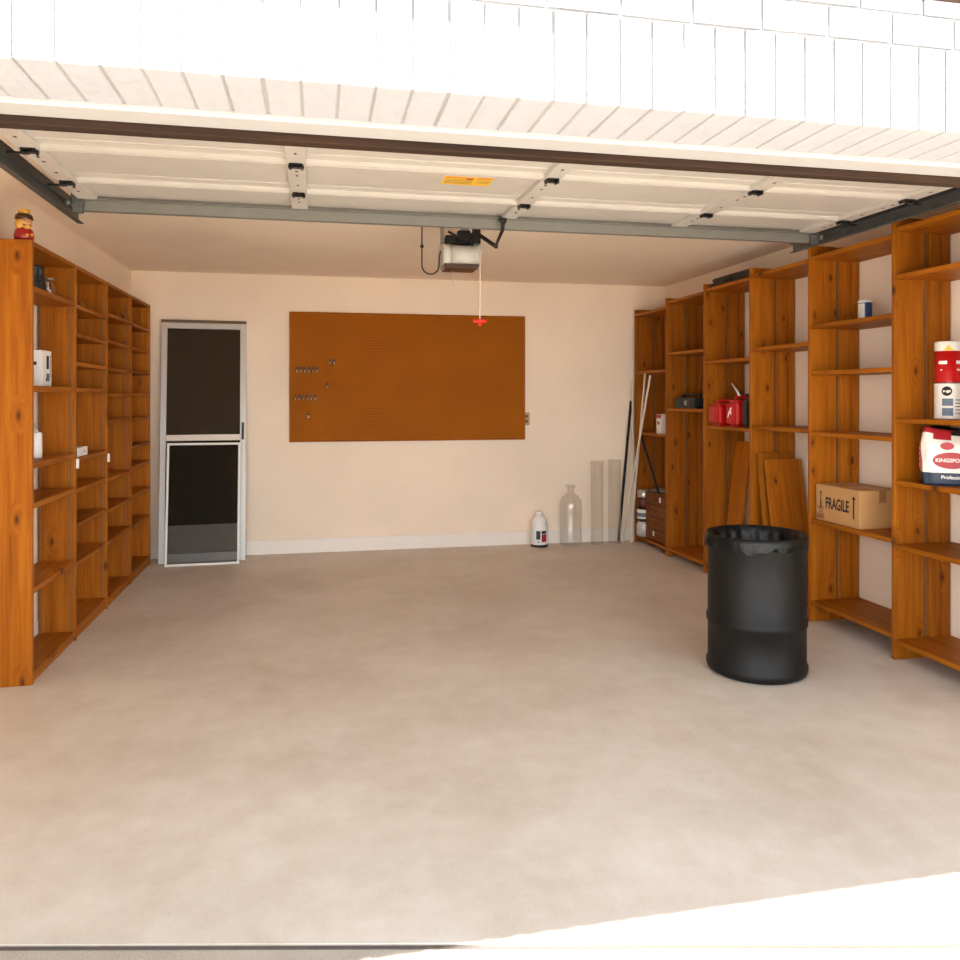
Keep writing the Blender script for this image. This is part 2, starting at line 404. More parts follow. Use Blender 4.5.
# white painted bricks of the header: a soldier course and running courses above
b = MB()
def brick(x0, x1, z0, z1, y0=YF, y1=YF + 0.235):
    j = lambda: random.uniform(-0.0012, 0.0012)
    b.box(x0 + j(), x1 + j(), y0 + j(), y1, z0 + j(), z1 + j(), 0.0028)
p = 0.0835; x = XL - 0.3 + 0.01
k = 0
while x < XR + 0.32:
    brick(x, x + p - 0.006, ZO, ZO + 0.217); x += p
z = ZO + 0.224; row = 0
while z < 2.54:
    x = XL - 0.3 - (0.094 if row % 2 else 0.0) + 0.055
    while x < XR + 0.38:
        brick(x, min(x + 0.181, XR + 0.4), z, z + 0.076, YF, YF + 0.1); x += 0.188
    z += 0.0825; row += 1
structure(b.build('brick_facing', M['brick'], wf))
structure(MB().box(XL - 0.3, XR + 0.4, YF - 0.004, YF + 0.2, 2.545, 3.0).build('trim_1', M['brown_board']))
structure(MB().box(XL - 0.28, XR + 0.38, YF + 0.235, YI - 0.002, 2.188, 2.235, 0.004).build('trim_2', M['header_trim']))
structure(MB().box(XL - 0.28, XR + 0.38, YI, YI + 0.045, 2.168, 2.24, 0.003).build('trim_3', M['brown_board']))
b = MB(); b.box(XL, XR, YB - 0.014, YB, 0, 0.135, 0.003)
structure(b.build('baseboard_back', M['white_trim']))
structure(MB().box(XL, XL + 0.008, 3.0, YB - 0.014, 0, 0.135).build('baseboard_left', M['white_trim']))

# ------------------------------------------------------------------ shelving along the side walls
def upright(x0, x1, y, z1, m_face, th=0.026):
    """an upright of three boards side by side with thin seams, between x0 (room side) and x1 (wall side)"""
    d = x1 - x0; s = 1 if d > 0 else -1; a = abs(d)
    bb = MB()
    def slab(u0, u1, t): bb.box(min(x0 + s * u0, x0 + s * u1), max(x0 + s * u0, x0 + s * u1), y - t / 2, y + t / 2, 0, z1, 0.0015)
    return bb, slab, a

LF, LB = -1.44, -1.65
l_y = [4.492, 5.250, 5.990, 6.740, 7.455]
lt = thing('shelving_unit', 'shallow knotty pine shelving unit of four bays beside the dark screen door', 'shelving', (LF, l_y[0], 0))
def loc_box(name, root, m, x0, x1, y0, y1, z0, z1, bev=0.002, label=None):
    L = root.location
    # the mesh is built round its own corner so that the grain differs from board to board
    o = MB().box(0, x1 - x0, 0, y1 - y0, 0, z1 - z0, bev).build(name, m, root, (x0 - L.x, y0 - L.y, z0 - L.z))
    if label: o['label'] = label
    return o
for i, y in enumerate(l_y):
    if i in (0, 4):
        o = loc_box('side_panel', lt, M['wood_z'], LB, LF, y - 0.013, y + 0.013, 0, 2.31)
        if i == 0: o.location.x = LB - LF - 0.0
    else:
        o = loc_box('divider', lt, M['wood_z'], LB, LF, y - 0.013, y + 0.013, 0, 2.30)
        s = MB()
        s.box(LF - 0.035 - LB, LF - 0.026 - LB, -0.0035, -0.0002, 0.05, 2.24)
        s.build('shelf_standard', M['standard'], o)
        s = MB(); s.box(0.006, 0.016, -0.003, -0.0002, 0.05, 2.24); s.build('shelf_standard', M['standard'], o)
for q, (i, z) in enumerate(((1, 1.085), (2, 1.065))):
    c = MB(); c.box(0, 0.014, -0.012, 0.012, -0.03, 0.03, 0.003)
    c = c.build('clip', M['white_plastic'], lt, (0.0005, l_y[i] - l_y[0] - 0.0, z)); c['label'] = 'small white plastic clip'
l_lv = {0: [0.045, 0.481, 0.925, 1.134, 1.539, 2.06], 1: [0.07, 0.461, 0.698, 0.915, 1.106, 1.537, 1.699, 1.875, 2.052],
        2: [0.055, 0.457, 0.681, 0.903, 1.317, 1.507, 1.694, 1.887, 2.08], 3: [0.075, 0.441, 0.69, 0.923, 1.085, 1.311, 1.508, 1.695, 1.887, 2.075]}
for i, zs in l_lv.items():
    for z in zs:
        t = 0.03 if i == 0 else 0.024
        loc_box('shelf', lt, M['wood_y'], LB, LF - 0.003, l_y[i] + 0.0131, l_y[i + 1] - 0.0131, z - t / 2, z + t / 2)
    loc_box('top_board', lt, M['wood_y'], LB, LF - 0.001, l_y[i] + 0.0131, l_y[i + 1] - 0.0131, 2.282, 2.306)
    loc_box('toe_board', lt, M['wood_y'], LF - 0.03, LF - 0.012, l_y[i] + 0.0131, l_y[i + 1] - 0.0131, 0.0, zs[0] - 0.0155)

RF, RB = 3.22, 3.59
r_y = [3.20, 3.93, 4.714, 5.445, 6.17, 6.913, 7.649]
r_post = [2.53, 2.515, 2.50, 2.47, 2.448, 2.419, 2.388]
rt = thing('shelving_unit', 'deep knotty pine shelving unit of six bays behind the black trash can', 'shelving', (RF, r_y[0], 0))
for i, y in enumerate(r_y):
    o = None
    nm = 'side_panel' if i in (0, 6) else 'divider'
    h = r_post[i]; bb = MB()
    bb.box(0, 0.196, -0.014, 0.014, 0, h, 0.002)
    bb.box(0.1955, 0.234, -0.005, 0.005, 0, h - 0.004)
    bb.box(0.2335, 0.296, -0.014, 0.014, 0, h, 0.002)
    bb.box(0.2955, 0.318, -0.004, 0.004, 0, h - 0.004)
    bb.box(0.3175, RB - RF, -0.014, 0.014, 0, h, 0.002)
    o = bb.build(nm, M['wood_z'], rt, (0, y - r_y[0], 0))
    if i:
        s = MB(); s.box(0.2, 0.211, -0.0125, -0.0053, 0.06, h - 0.08)
        s.build('shelf_standard', M['standard'], o)
r_lv = {0: [0.105, 0.647, 1.007, 1.361, 2.175], 1: [0.129, 0.671, 1.251, 1.652, 1.959], 2: [0.10, 1.262, 1.85],
        3: [0.09, 1.239, 1.783], 4: [0.07, 1.375, 1.892], 5: [0.06, 1.12, 1.739]}
r_top = [2.445, 2.415, 2.404, 2.394, 2.376, 2.33]
for i, zs in r_lv.items():
    y0, y1 = r_y[i] + 0.0141, r_y[i + 1] - 0.0141
    for z in zs:
        loc_box('shelf', rt, M['wood_y'], RF + 0.003, RB, y0, y1, z - 0.013, z + 0.013)
    loc_box('top_board', rt, M['wood_y'], RF + 0.002, RB, y0, y1, r_top[i] - 0.013, r_top[i] + 0.013)

# ------------------------------------------------------------------ overhead garage door, standing open under the ceiling
DX0, DX1 = -1.19, 3.02
dt = thing('garage_door', 'open white sectional garage door lying overhead with black hinges', 'garage door', (0, 0, 0))
joints = [2.52, 3.03, 3.533, 4.035, 4.55]
zd = 2.515
stx = [DX0 + 0.045, -0.085, 1.075, 2.12, DX1 - 0.045]
for i in range(4):
    y0, y1 = joints[i] + 0.002, joints[i + 1] - 0.002
    s = MB()
    s.box(DX0, DX1, y0, y1, zd + 0.014, zd + 0.04, 0.003)
    s.box(DX0, DX1, y0, y0 + 0.03, zd - 0.006, zd + 0.02, 0.005, seg=2)       # rolled edge ribs
    s.box(DX0, DX1, y1 - 0.018, y1, zd - 0.006, zd + 0.02, 0.005, seg=2)
    s.box(DX0, DX1, y1 - 0.10, y1 - 0.085, zd + 0.0115, zd + 0.02, 0.002)
    so = s.build('door_section', M['door_white'], dt)
    for j, x in enumerate(stx):
        wd = 0.045 if j in (0, 4) else 0.042
        q = MB()
        q.box(x - wd, x + wd, y0 + 0.004, y1 - 0.004, zd - 0.008, zd + 0.016, 0.003)
        for yy in (y0 + 0.09, y0 + 0.15, y1 - 0.14, y1 - 0.08):
            q.mat(M['door_white']); 
        q.mats = []
        q.mat(M['door_white'])
        for f in q.bm.faces: f.material_index = 0
        q.mat(M['black_metal'])
        for yy in (y0 + 0.10, y0 + 0.17, y1 - 0.16):
            q.box(x - 0.006, x + 0.006, yy - 0.008, yy + 0.008, zd - 0.0095, zd - 0.007)
        q.build('stile', None, so)
for jn in joints[1:4]:
    for j, x in enumerate(stx):
        h = MB()
        h.box(x - 0.028, x + 0.028, jn - 0.030, jn - 0.006, zd - 0.0125, zd - 0.0085, 0.001)
        h.box(x - 0.028, x + 0.028, jn + 0.006, jn + 0.030, zd - 0.0125, zd - 0.0085, 0.001)
        h.tube([(x - 0.034, jn, zd - 0.018), (x + 0.034, jn, zd - 0.018)], 0.0075, 10)
        for sx in (-0.024, 0.024):
            h.box(x + sx - 0.006, x + sx + 0.006, jn - 0.022, jn + 0.022, zd - 0.026, zd - 0.0085, 0.002)
        if j in (0, 4):
            sg = -1 if j == 0 else 1
            h.tube([(x, jn, zd - 0.024), (x + sg * 0.088, jn, zd - 0.024)], 0.006, 8)
        h.build('hinge', M['black_metal'], dt)
# strut across the inner end
s = MB()
s.box(DX0 - 0.01, DX1 + 0.01, 4.385, 4.389, zd - 0.058, zd + 0.012)
s.box(DX0 - 0.01, DX1 + 0.01, 4.385, 4.425, zd - 0.062, zd - 0.058)
s.box(DX0 - 0.01, DX1 + 0.01, 4.421, 4.425, zd - 0.058, zd - 0.0085)
s.box(DX0 - 0.01, DX1 + 0.01, 4.36, 4.389, zd - 0.0095, zd - 0.0065)
s.build('strut', M['galv'], dt)
for sg, x in ((-1, DX0), (1, DX1)):
    q = MB(); q.box(x - 0.03, x + 0.03, 4.36, 4.372, zd - 0.05, zd + 0.012, 0.002); q.box(x - 0.025, x + 0.025, 4.36, 4.384, zd - 0.078, zd - 0.045, 0.003)
    q.tube([(x - sg * 0.02, 4.366, zd - 0.028), (x + sg * 0.045, 4.366, zd - 0.028)], 0.007, 8)
    q.lathe([(0.006, -0.012), (0.019, -0.012), (0.019, 0.012), (0.006, 0.012)], n=16, mtx=Matrix.Translation((x + sg * 0.045, 4.366, zd - 0.028)) @ Matrix.Rotation(pi / 2, 4, 'Y'))
    q.build('top_bracket', M['track'], dt)
# warning sticker on the third section
q = MB().mat(M['yellow']); q.box(0.59, 0.825, 3.645, 3.785, zd + 0.0128, zd + 0.0138)
q.mat(M['orange']); q.box(0.595, 0.735, 3.65, 3.668, zd + 0.0118, zd + 0.0128); q.box(0.748, 0.82, 3.65, 3.668, zd + 0.0118, zd + 0.0128)
q.mat(M['paper_red']); q.box(0.70, 0.73, 3.672, 3.686, zd + 0.0118, zd + 0.0128)
q.mat(M['rail_brown'])
for k in range(4): q.box(0.60, 0.735, 3.692 + 0.021 * k, 3.696 + 0.021 * k, zd + 0.0120, zd + 0.0128)
for k in range(3): q.box(0.752, 0.818, 3.692 + 0.021 * k, 3.696 + 0.021 * k, zd + 0.0120, zd + 0.0128)
q = q.build('warning_sticker', None, dt); q['label'] = 'yellow warning sticker with orange header'
# curved arm bracket of the opener on the strut belongs to the door's arm
def track(sg, x, label):
    t = thing('door_track', label, 'garage door track', (x, 4.7, 2.5), 'garage door tracks')
    b = MB()
    zt = 2.455; n = 10; R = 0.16
    path = [(4.72, zt, 0)]
    path += [(2.42 + 0.0, zt, 0)]
    # open channel: web on the wall side, two lips towards the door
    def chan(y0, y1, z):
        b.box(x + sg * 0.028 - 0.002 - x, x + sg * 0.028 + 0.002 - x, y0 - 4.7, y1 - 4.7, z - 2.5, z + 0.06 - 2.5)
        b.box(min(0, sg * 0.028), max(0, sg * 0.028), y0 - 4.7, y1 - 4.7, z - 2.5, z + 0.004 - 2.5)
        b.box(min(0, sg * 0.028), max(0, sg * 0.028), y0 - 4.7, y1 - 4.7, z + 0.056 - 2.5, z + 0.06 - 2.5)
    chan(2.40, 4.74, zt)
    # vertical run by the jamb
    b.box(sg * 0.026, sg * 0.030, 2.27 - 4.7, 2.33 - 4.7, 0.02 - 2.5, 2.36 - 2.5)
    for k in range(6):
        a0 = k / 6 * pi / 2; a1 = (k + 1) / 6 * pi / 2
        y0, z0 = 2.43 - 0.13 * cos(a0), 2.355 + 0.13 * sin(a0); y1, z1 = 2.43 - 0.13 * cos(a1), 2.355 + 0.13 * sin(a1)
        b.tube([(sg * 0.028, y0 - 4.7, z0 - 2.5), (sg * 0.028, y1 - 4.7, z1 - 2.5)], 0.02, 8)
    b.build('rail_channel', M['track'], t)
    # reinforcing angle and hangers up to the ceiling
    q = MB(); q.box(sg * 0.031, sg * 0.035, 2.9 - 4.7, 4.74 - 4.7, 0.018, 0.075); q.box(min(sg * 0.031, sg * 0.062), max(sg * 0.031, sg * 0.062), 2.9 - 4.7, 4.74 - 4.7, 0.071, 0.075)
    q.build('support_angle', M['track'], t)
    for yy in (3.3, 4.66):
        h = MB(); h.box(sg * 0.036, sg * 0.040, yy - 0.018 - 4.7, yy + 0.018 - 4.7, 0.0, ZC - 2.5); h.build('hanger_strap', M['galv'], t)
    return t
track(-1, -1.262, 'dark steel garage door track above the shallow shelving')
track(1, 3.092, 'dark steel garage door track in front of the deep shelving tops')

# ------------------------------------------------------------------ door opener
ot = thing('garage_door_opener', 'grey garage door opener hanging from the ceiling behind the open door', 'door opener', (0.92, 5.0, 2.325))
O = lambda x, y, z: (x - 0.92, y - 5.0, z - 2.325)
b = MB()
prof = [(-0.085, 0.026), (-0.105, 0.042), (-0.115, 0.068), (-0.117, 0.09), (-0.113, 0.112), (-0.10, 0.132), (-0.08, 0.147), (-0.055, 0.156), (-0.02, 0.16), (0.05, 0.16), (0.09, 0.142), (0.112, 0.10), (0.112, 0.05), (0.10, 0.026)]
# long rounded housing: profile in y/z, extruded across x
def housing(bb, x0, x1, k=1.0):
    a = [bb.bm.verts.new((x0, y * k + 0.10, 0.09 + (z - 0.09) * k)) for y, z in prof]; c = [bb.bm.verts.new((x1, y * k + 0.10, 0.09 + (z - 0.09) * k)) for y, z in prof]
    fs = [bb.bm.faces.new(a), bb.bm.faces.new(c[::-1])]
    for i in range(len(prof)): fs.append(bb.bm.faces.new((a[i], c[i], c[(i + 1) % len(prof)], a[(i + 1) % len(prof)])))
    for f in fs[2:10]: f.smooth = True
housing(b, -0.07, 0.125)
b.build('housing', M['grey_plastic'], ot)
b = MB(); housing(b, -0.125, -0.0705, 1.06); b.build('end_cap', M['grey_plastic'], ot)
b = MB(); b.prism([(-0.115, 0.0255), (0.122, 0.0255), (0.10, -0.004), (-0.108, -0.004)], 0.0, 0.17); o = b.build('lamp_lens', M['dark_lens'], ot); o['label'] = 'smoked brown lamp lens'
b = MB(); b.box(-0.10, 0.11, 0.03, 0.18, 0.161, 0.215, 0.004); b.box(-0.03, 0.05, -0.03, 0.03, 0.17, 0.235, 0.003)
b.tube([(-0.09, 0.0, 0.23), (0.0, -0.01, 0.18), (0.09, 0.0, 0.235)], 0.008, 8); b.lathe([(0.03, 0.16), (0.03, 0.20)], 0.07, 0.02, 16)
b.build('motor_chassis', M['black_metal'], ot)
for sx in (-0.115, 0.10):
    b = MB(); b.box(sx - 0.012, sx + 0.012, 0.09, 0.093, 0.15, ZC - 2.325); b.build('hanger_strap', M['galv'], ot)
b = MB(); b.box(-0.0, 0.04, -2.80, 0.02, 0.247, 0.275, 0.002); b.box(-0.005, 0.045, -0.02, 0.02, 0.20, 0.285); b.build('rail', M['galv'], ot)
b = MB(); b.tube([O(1.036, 4.342, 2.488), O(1.035, 4.356, 2.44), O(1.05, 4.60, 2.397)], 0.010, 8); b.tube([O(1.02, 4.342, 2.488), O(1.052, 4.342, 2.488)], 0.012, 8)
b.box(1.03 - 0.92 - 0.022, 1.03 - 0.92 + 0.022, 4.33 - 5, 4.357 - 5, 2.490 - 2.325, 2.503 - 2.325)
b.tube([O(1.055, 4.605, 2.393), O(0.975, 4.80, 2.51), O(0.96, 4.82, 2.56)], 0.013, 8); b.build('door_arm', M['black_metal'], ot)
b = MB(); b.box(O(0.975, 0, 0)[0] - 0.02, O(0.975, 0, 0)[0] + 0.02, 4.77 - 5, 4.85 - 5, 2.44 - 2.325, 2.57 - 2.325, 0.003); b.build('trolley', M['black_metal'], ot)
b = MB(); b.tube([O(0.995, 4.80, 2.46), O(0.997, 4.80, 2.2), O(0.996, 4.80, 1.96)], 0.0035, 6); b.build('pull_rope', M['rope'], ot)
b = MB(); b.tube([O(0.955, 4.80, 1.965), O(1.037, 4.80, 1.965)], 0.012, 10); b.sphere(O(0.996, 4.80, 1.945), 0.013, n=12); o = b.build('pull_handle', M['red_handle'], ot); o['label'] = 'red pull handle'
pts = []
for k in range(17):
    a = pi + k / 16 * pi
    pts.append(O(0.722 + 0.055 * cos(a), 5.05, 2.34 + 0.055 * sin(a)))
b = MB(); b.tube([O(0.667, 5.05, ZC), O(0.667, 5.05, 2.5)] + pts + [O(0.785, 5.06, 2.42), O(0.80, 5.08, 2.45)], 0.0045, 8)
b.sphere(O(0.667, 5.05, 2.462), 0.013, n=12); b.build('power_cord', M['black_plastic'], ot)
b = MB(); b.tube([O(0.86, 5.02, 2.31), O(0.86, 5.02, 2.235), O(0.875, 5.02, 2.205), O(0.90, 5.02, 2.20)], 0.002, 6); b.build('antenna_wire', M['grey_plastic'], ot)

# ------------------------------------------------------------------ back wall
pt = thing('pegboard', 'large brown pegboard mounted on the back wall', 'pegboard', (0.91, YB - 0.0215, 1.06))
MB().box(-1.157, 1.157, -0.004, 0.003, 0, 1.243, 0.001).build('board', M['peg'], pt)
b = MB()
for z in (0.02, 0.6, 1.18): b.box(-1.13, 1.13, 0.0031, 0.02, z, z + 0.04)
b.build('furring_strip', M['wood_x'], pt)
hooks = [(-0.177 + 0.037 * i, 1.765, 'up') for i in range(6)] + [(-0.192 + 0.037 * i, 1.50, 'low') for i in range(6)] + [(0.135, 1.84, 'pair'), (0.172, 1.84, 'pair'), (0.107, 1.615, 'one'), (-0.07, 1.33, 'bottom')]
hl = {'up': ('steel peg hook in the upper row of six on the pegboard', 'upper row of peg hooks'), 'low': ('steel peg hook in the lower row of six on the pegboard', 'lower row of peg hooks'),
      'pair': ('steel peg hook of the pair set apart, highest on the pegboard', 'pair of peg hooks'), 'one': ('lone steel peg hook between the two rows, just beside their end', None), 'bottom': ('lone steel peg hook below both rows on the pegboard', None)}
b = MB(); b.mat(M['black_metal']); b.box(-0.0095, 0.0095, -0.006, 0.003, -0.026, 0.012, 0.002); b.mat(M['hook']); b.tube([(0, -0.006, -0.016), (0, -0.012, -0.018), (0, -0.018, -0.03), (0, -0.03, -0.036), (0, -0.042, -0.03), (0, -0.045, -0.022)], 0.0055, 8)  # hook shadow built as a dark plate, its highlight coloured as pale steel
hk = b.build('peg_hook')
for i, (x, z, kd) in enumerate(hooks):
    o = hk if i == 0 else hk.copy()
    if i: C.objects.link(o)
    if 'group' in o.keys(): del o['group']
    o.location = (x, YB - 0.0305, z); 
    nth = ['first', 'second', 'third', 'fourth', 'fifth', 'sixth']
    lab = hl[kd][0]
    if kd in ('up', 'low'): lab = 'steel peg hook in the pegboard %s row, %s from the screen door' % ('upper' if kd == 'up' else 'lower', nth[i % 6])
    if kd == 'pair': lab = 'peg hook of the highest pair on the pegboard, %s the screen door' % ('nearer' if i == 12 else 'farther from')
    tag(o, lab, 'hook', hl[kd][1])
tt = thing('outlet_cover', 'beige electrical outlet cover half hidden behind the pegboard edge', 'outlet', (2.085, YB - 0.0005, 1.27))
MB().box(-0.035, 0.035, -0.006, 0, -0.065, 0.065, 0.002).build('cover_plate', M['beige_plastic'], tt)
b = MB(); b.box(-0.016, 0.016, -0.008, -0.0061, 0.01, 0.04, 0.001); b.box(-0.016, 0.016, -0.008, -0.0061, -0.04, -0.01, 0.001); b.build('socket', M['rail_brown'], tt)

# aluminium screen door leaning on the back wall
th = radians(-5.9)
sd_ = thing('screen_door', 'grey aluminium screen door with two dark mesh panels leaning on the back wall', 'screen door', (-1.003, 7.475, 0.003), rot=(th, 0, radians(3)))
W, H = 0.372, 2.185
def bar(name, m, x0, x1, z0, z1, y0=0.0, y1=0.03, par=None): return MB().box(x0, x1, y0, y1, z0, z1, 0.002).build(name, m, par)
for x0 in (-W, W - 0.052): bar('stile', M['alu'], x0, x0 + 0.052, 0, H, par=sd_)
bar('rail', M['alu'], -W + 0.0522, W - 0.0522, H - 0.055, H - 0.001, par=sd_)
o = bar('rail', M['alu_light'], -W + 0.0522, W - 0.0522, 1.095, 1.15, par=sd_); o['label'] = 'pale middle rail'
bar('rail', M['alu_grey'], -W + 0.0522, W - 0.0522, 0.285, 0.335, par=sd_)
bar('rail', M['alu'], -W + 0.0522, W - 0.0522, 0.0, 0.085, par=sd_)
o = bar('weather_strip', M['rail_brown'], -W - 0.004, W + 0.004, H, H + 0.028, 0.004, 0.026, par=sd_)
o = bar('kick_panel', M['alu_grey'], -W + 0.0522, W - 0.0522, 0.0855, 0.2845, 0.010, 0.018, par=sd_); o['label'] = 'grey metal kick panel'
for z0, z1 in ((0.3355, 1.0945), (1.1505, H - 0.0555)): bar('mesh_panel', M['mesh_door'], -W + 0.0522, W - 0.0522, z0, z1, 0.013, 0.016, par=sd_)
b = MB(); b.box(W - 0.036, W - 0.016, -0.02, -0.0002, 1.10, 1.26, 0.004); b.box(W - 0.030, W - 0.022, -0.034, -0.0195, 1.13, 1.23, 0.003); o = b.build('handle', M['black_plastic'], sd_); o['label'] = 'black handle'
ws = thing('window_screen', 'narrow white framed window screen leaning on the screen door', 'window screen', (-0.985, 7.335, 0.003), rot=(radians(-7.6), 0, radians(1.0)))
W, H = 0.315, 1.085
for x0 in (-W, W - 0.02): bar('frame_bar', M['white_metal'], x0, x0 + 0.02, 0, H, 0, 0.012, par=ws)
for z0 in (0.0, H - 0.02): bar('frame_bar', M['white_metal'], -W + 0.0202, W - 0.0202, z0, z0 + 0.02, 0, 0.012, par=ws)
bar('mesh_panel', M['mesh_window'], -W + 0.0202, W - 0.0202, 0.0205, H - 0.0205, 0.005, 0.007, par=ws)

# white jug of fluid
bt = thing('fluid_bottle', 'white plastic bottle with a dark and red label on the floor by the back wall', 'bottle', (2.18, 7.60, 0.001))
MB().lathe([(0.078, 0), (0.083, 0.012), (0.083, 0.22), (0.076, 0.262), (0.05, 0.292), (0.034, 0.30), (0.034, 0.31)], n=32).build('body', M['white_plastic'], bt)
MB().lathe([(0.036, 0.3105), (0.038, 0.314), (0.036, 0.346), (0.03, 0.35)], n=24).build('cap', M['white_plastic'], bt)
MB().lathe([(0.084, 0.002), (0.0845, 0.006), (0.0845, 0.022), (0.084, 0.026)], n=32, cap=False).build('base_band', M['ink'], bt)
def wrap(bb, r, a0, a1, z0, z1, n=8):
    q = [(r * cos(a0 + (a1 - a0) * k / n), r * sin(a0 + (a1 - a0) * k / n)) for k in range(n + 1)]
    lo = [bb.bm.verts.new((x, y, z0)) for x, y in q]; hi = [bb.bm.verts.new((x, y, z1)) for x, y in q]
    fs = [bb.bm.faces.new((lo[k], lo[k + 1], hi[k + 1], hi[k])) for k in range(n)]; bb._tag(fs)
A = atan2(-7.6, -2.18)
b = MB().mat(M['navy']); wrap(b, 0.0838, A - 0.35, A + 0.15, 0.08, 0.165); b.mat(M['paper_red']); wrap(b, 0.0838, A + 0.3, A + 1.0, 0.055, 0.13); b.mat(M['navy']); wrap(b, 0.0838, A + 0.3, A + 1.0, 0.135, 0.165)
b.mat(M['ink']); wrap(b, 0.0838, A - 0.2, A + 0.05, 0.05, 0.06); b.build('label', None, bt)

def glass_shell(outer, t=0.004):
    inner = [(max(r - t, 0.002), z) for r, z in outer]
    inner[0] = (inner[0][0], outer[0][1] + t)
    return outer + inner[::-1]
jt = thing('glass_jug', 'large clear glass carboy with a narrow neck on the floor by the back wall', 'jug', (2.51, 7.60, 0.001))
prof = [(0.10, 0), (0.112, 0.02), (0.114, 0.40), (0.108, 0.44), (0.085, 0.485), (0.05, 0.51), (0.037, 0.53), (0.036, 0.575), (0.048, 0.58), (0.048, 0.598), (0.04, 0.602)]
MB().lathe(glass_shell(prof, 0.005), n=40, cap=False).build('body', M['glass'], jt)
b = MB(); b.lathe([(0.001, 0.0015), (0.099, 0.0015), (0.099, 0.0055), (0.001, 0.0055)], n=40, cap=False); b.build('base', M['glass'], jt)
for x, hh, lab in ((2.79, 0.84, 'tall clear glass tube standing next to the glass carboy'), (2.985, 0.85, 'tall clear glass tube standing next to the leaning strips')):
    g = thing('glass_tube', lab, 'glass tube', (x, 7.60 + (x - 2.79) * 0.1, 0.001))
    MB().lathe(glass_shell([(0.06, 0), (0.064, 0.006), (0.064, hh - 0.008), (0.067, hh - 0.006), (0.067, hh)], 0.004), n=36, cap=False).build('body', M['glass'], g)
    MB().lathe([(0.001, 0.001), (0.059, 0.001), (0.059, 0.006), (0.001, 0.006)], n=36, cap=False).build('base', M['glass'], g)

# long strips leaning in the corner
def strip(p0, p1, wd, tk, m, label, name='wood_strip', grp=None, yaw=0.0):
    p0 = Vector(p0); p1 = Vector(p1); L = (p1 - p0).length
    b = MB(); b.box(-wd / 2, wd / 2, -tk / 2, tk / 2, 0, L, 0.0015)
    o = b.build(name, m); o.rotation_mode = 'QUATERNION'
    o.rotation_quaternion = (p1 - p0).to_track_quat('Z', 'X') @ Matrix.Rotation(yaw, 3, 'Z').to_quaternion()
    o.location = p0; tag(o, label, 'strip', grp); return o
strip((3.165, 7.585, 0.006), (3.195, 7.655, 1.655), 0.024, 0.012, M['stick_white'], 'thin cream strip standing nearly upright against the shelving end panel', yaw=0.3)
strip((3.13, 7.555, 0.006), (3.200, 7.345, 1.722), 0.022, 0.012, M['stick_white'], 'cream strip leaning on the shelf edge, topmost of the tilted two', yaw=1.9)
strip((3.075, 7.63, 0.006), (3.196, 7.215, 1.700), 0.022, 0.012, M['stick_white'], 'cream strip leaning on the shelf edge, slightly shorter of the tilted two', yaw=1.9)
strip((3.055, 7.685, 0.006), (3.203, 7.712, 1.45), 0.026, 0.014, M['black_plastic'], 'black strip leaning in the corner behind the cream strips', yaw=0.1)

# ------------------------------------------------------------------ trash can
ct = thing('trash_can', 'round black trash can with a black liner standing on the concrete floor', 'trash can', (2.365, 3.935, 0.001))
R = 0.257
prof = [(R - 0.02, 0), (R + 0.002, 0.012), (R + 0.008, 0.03), (R + 0.008, 0.052), (R, 0.062), (R, 0.262), (R + 0.007, 0.27), (R + 0.007, 0.30), (R, 0.308), (R, 0.717), (R + 0.005, 0.727), (R + 0.005, 0.749), (R - 0.006, 0.749), (R - 0.008, 0.10), (0.001, 0.09)]
MB().lathe(prof, n=72, cap=True).build('barrel', M['bin'], ct)
# liner: folded over the rim with a wavy hem outside, sagging inside
b = MB(); n = 144; rows = []
rs = random.Random(3)
ph = [rs.uniform(0, 6.28) for _ in range(8)]
wv = lambda a, k: 0.5 * sin(3 * a + ph[k % 8]) + 0.4 * sin(9 * a + ph[(k + 3) % 8]) + 0.45 * sin(21 * a + ph[(k + 5) % 8])
for j, (rr, zz, amp) in enumerate(((R + 0.007, 0.684, 0.012), (R + 0.010, 0.694, 0.006), (R + 0.0085, 0.722, 0.003), (R + 0.007, 0.750, 0.001), (R, 0.7525, 0.001), (R - 0.010, 0.748, 0.001), (R - 0.022, 0.70, 0.008), (R - 0.04, 0.60, 0.022), (R - 0.08, 0.46, 0.04), (R - 0.13, 0.28, 0.03), (0.02, 0.14, 0.002))):
    ring = []
    for k in range(n):
        a = 2 * pi * k / n
        r2 = rr + amp * wv(a, j) * (0.5 if j < 3 else 1.0)
        z2 = zz + (amp * 1.2 * wv(a * 1.0 + 1.3, j + 2) if j < 3 or j > 6 else 0)
        r2 = max(r2, R + 0.0065) if j < 3 else r2
        bulge = max(0, 1 - abs(((a - 2.95 + pi) % (2 * pi)) - pi) / 0.22)
        if j < 3: r2 += 0.02 * bulge; z2 -= 0.01 * bulge
        ring.append(b.bm.verts.new((r2 * cos(a), r2 * sin(a), z2)))
    rows.append(ring)
for p_, q_ in zip(rows, rows[1:]):
    for k in range(n):
        f = b.bm.faces.new((p_[k], p_[(k + 1) % n], q_[(k + 1) % n], q_[k])); f.smooth = True
o = b.build('bin_liner', M['liner'], ct); o['label'] = 'black plastic liner folded over the rim'

# ------------------------------------------------------------------ things on the deep shelving
top = lambda i, k: r_lv[i][k] + 0.0135
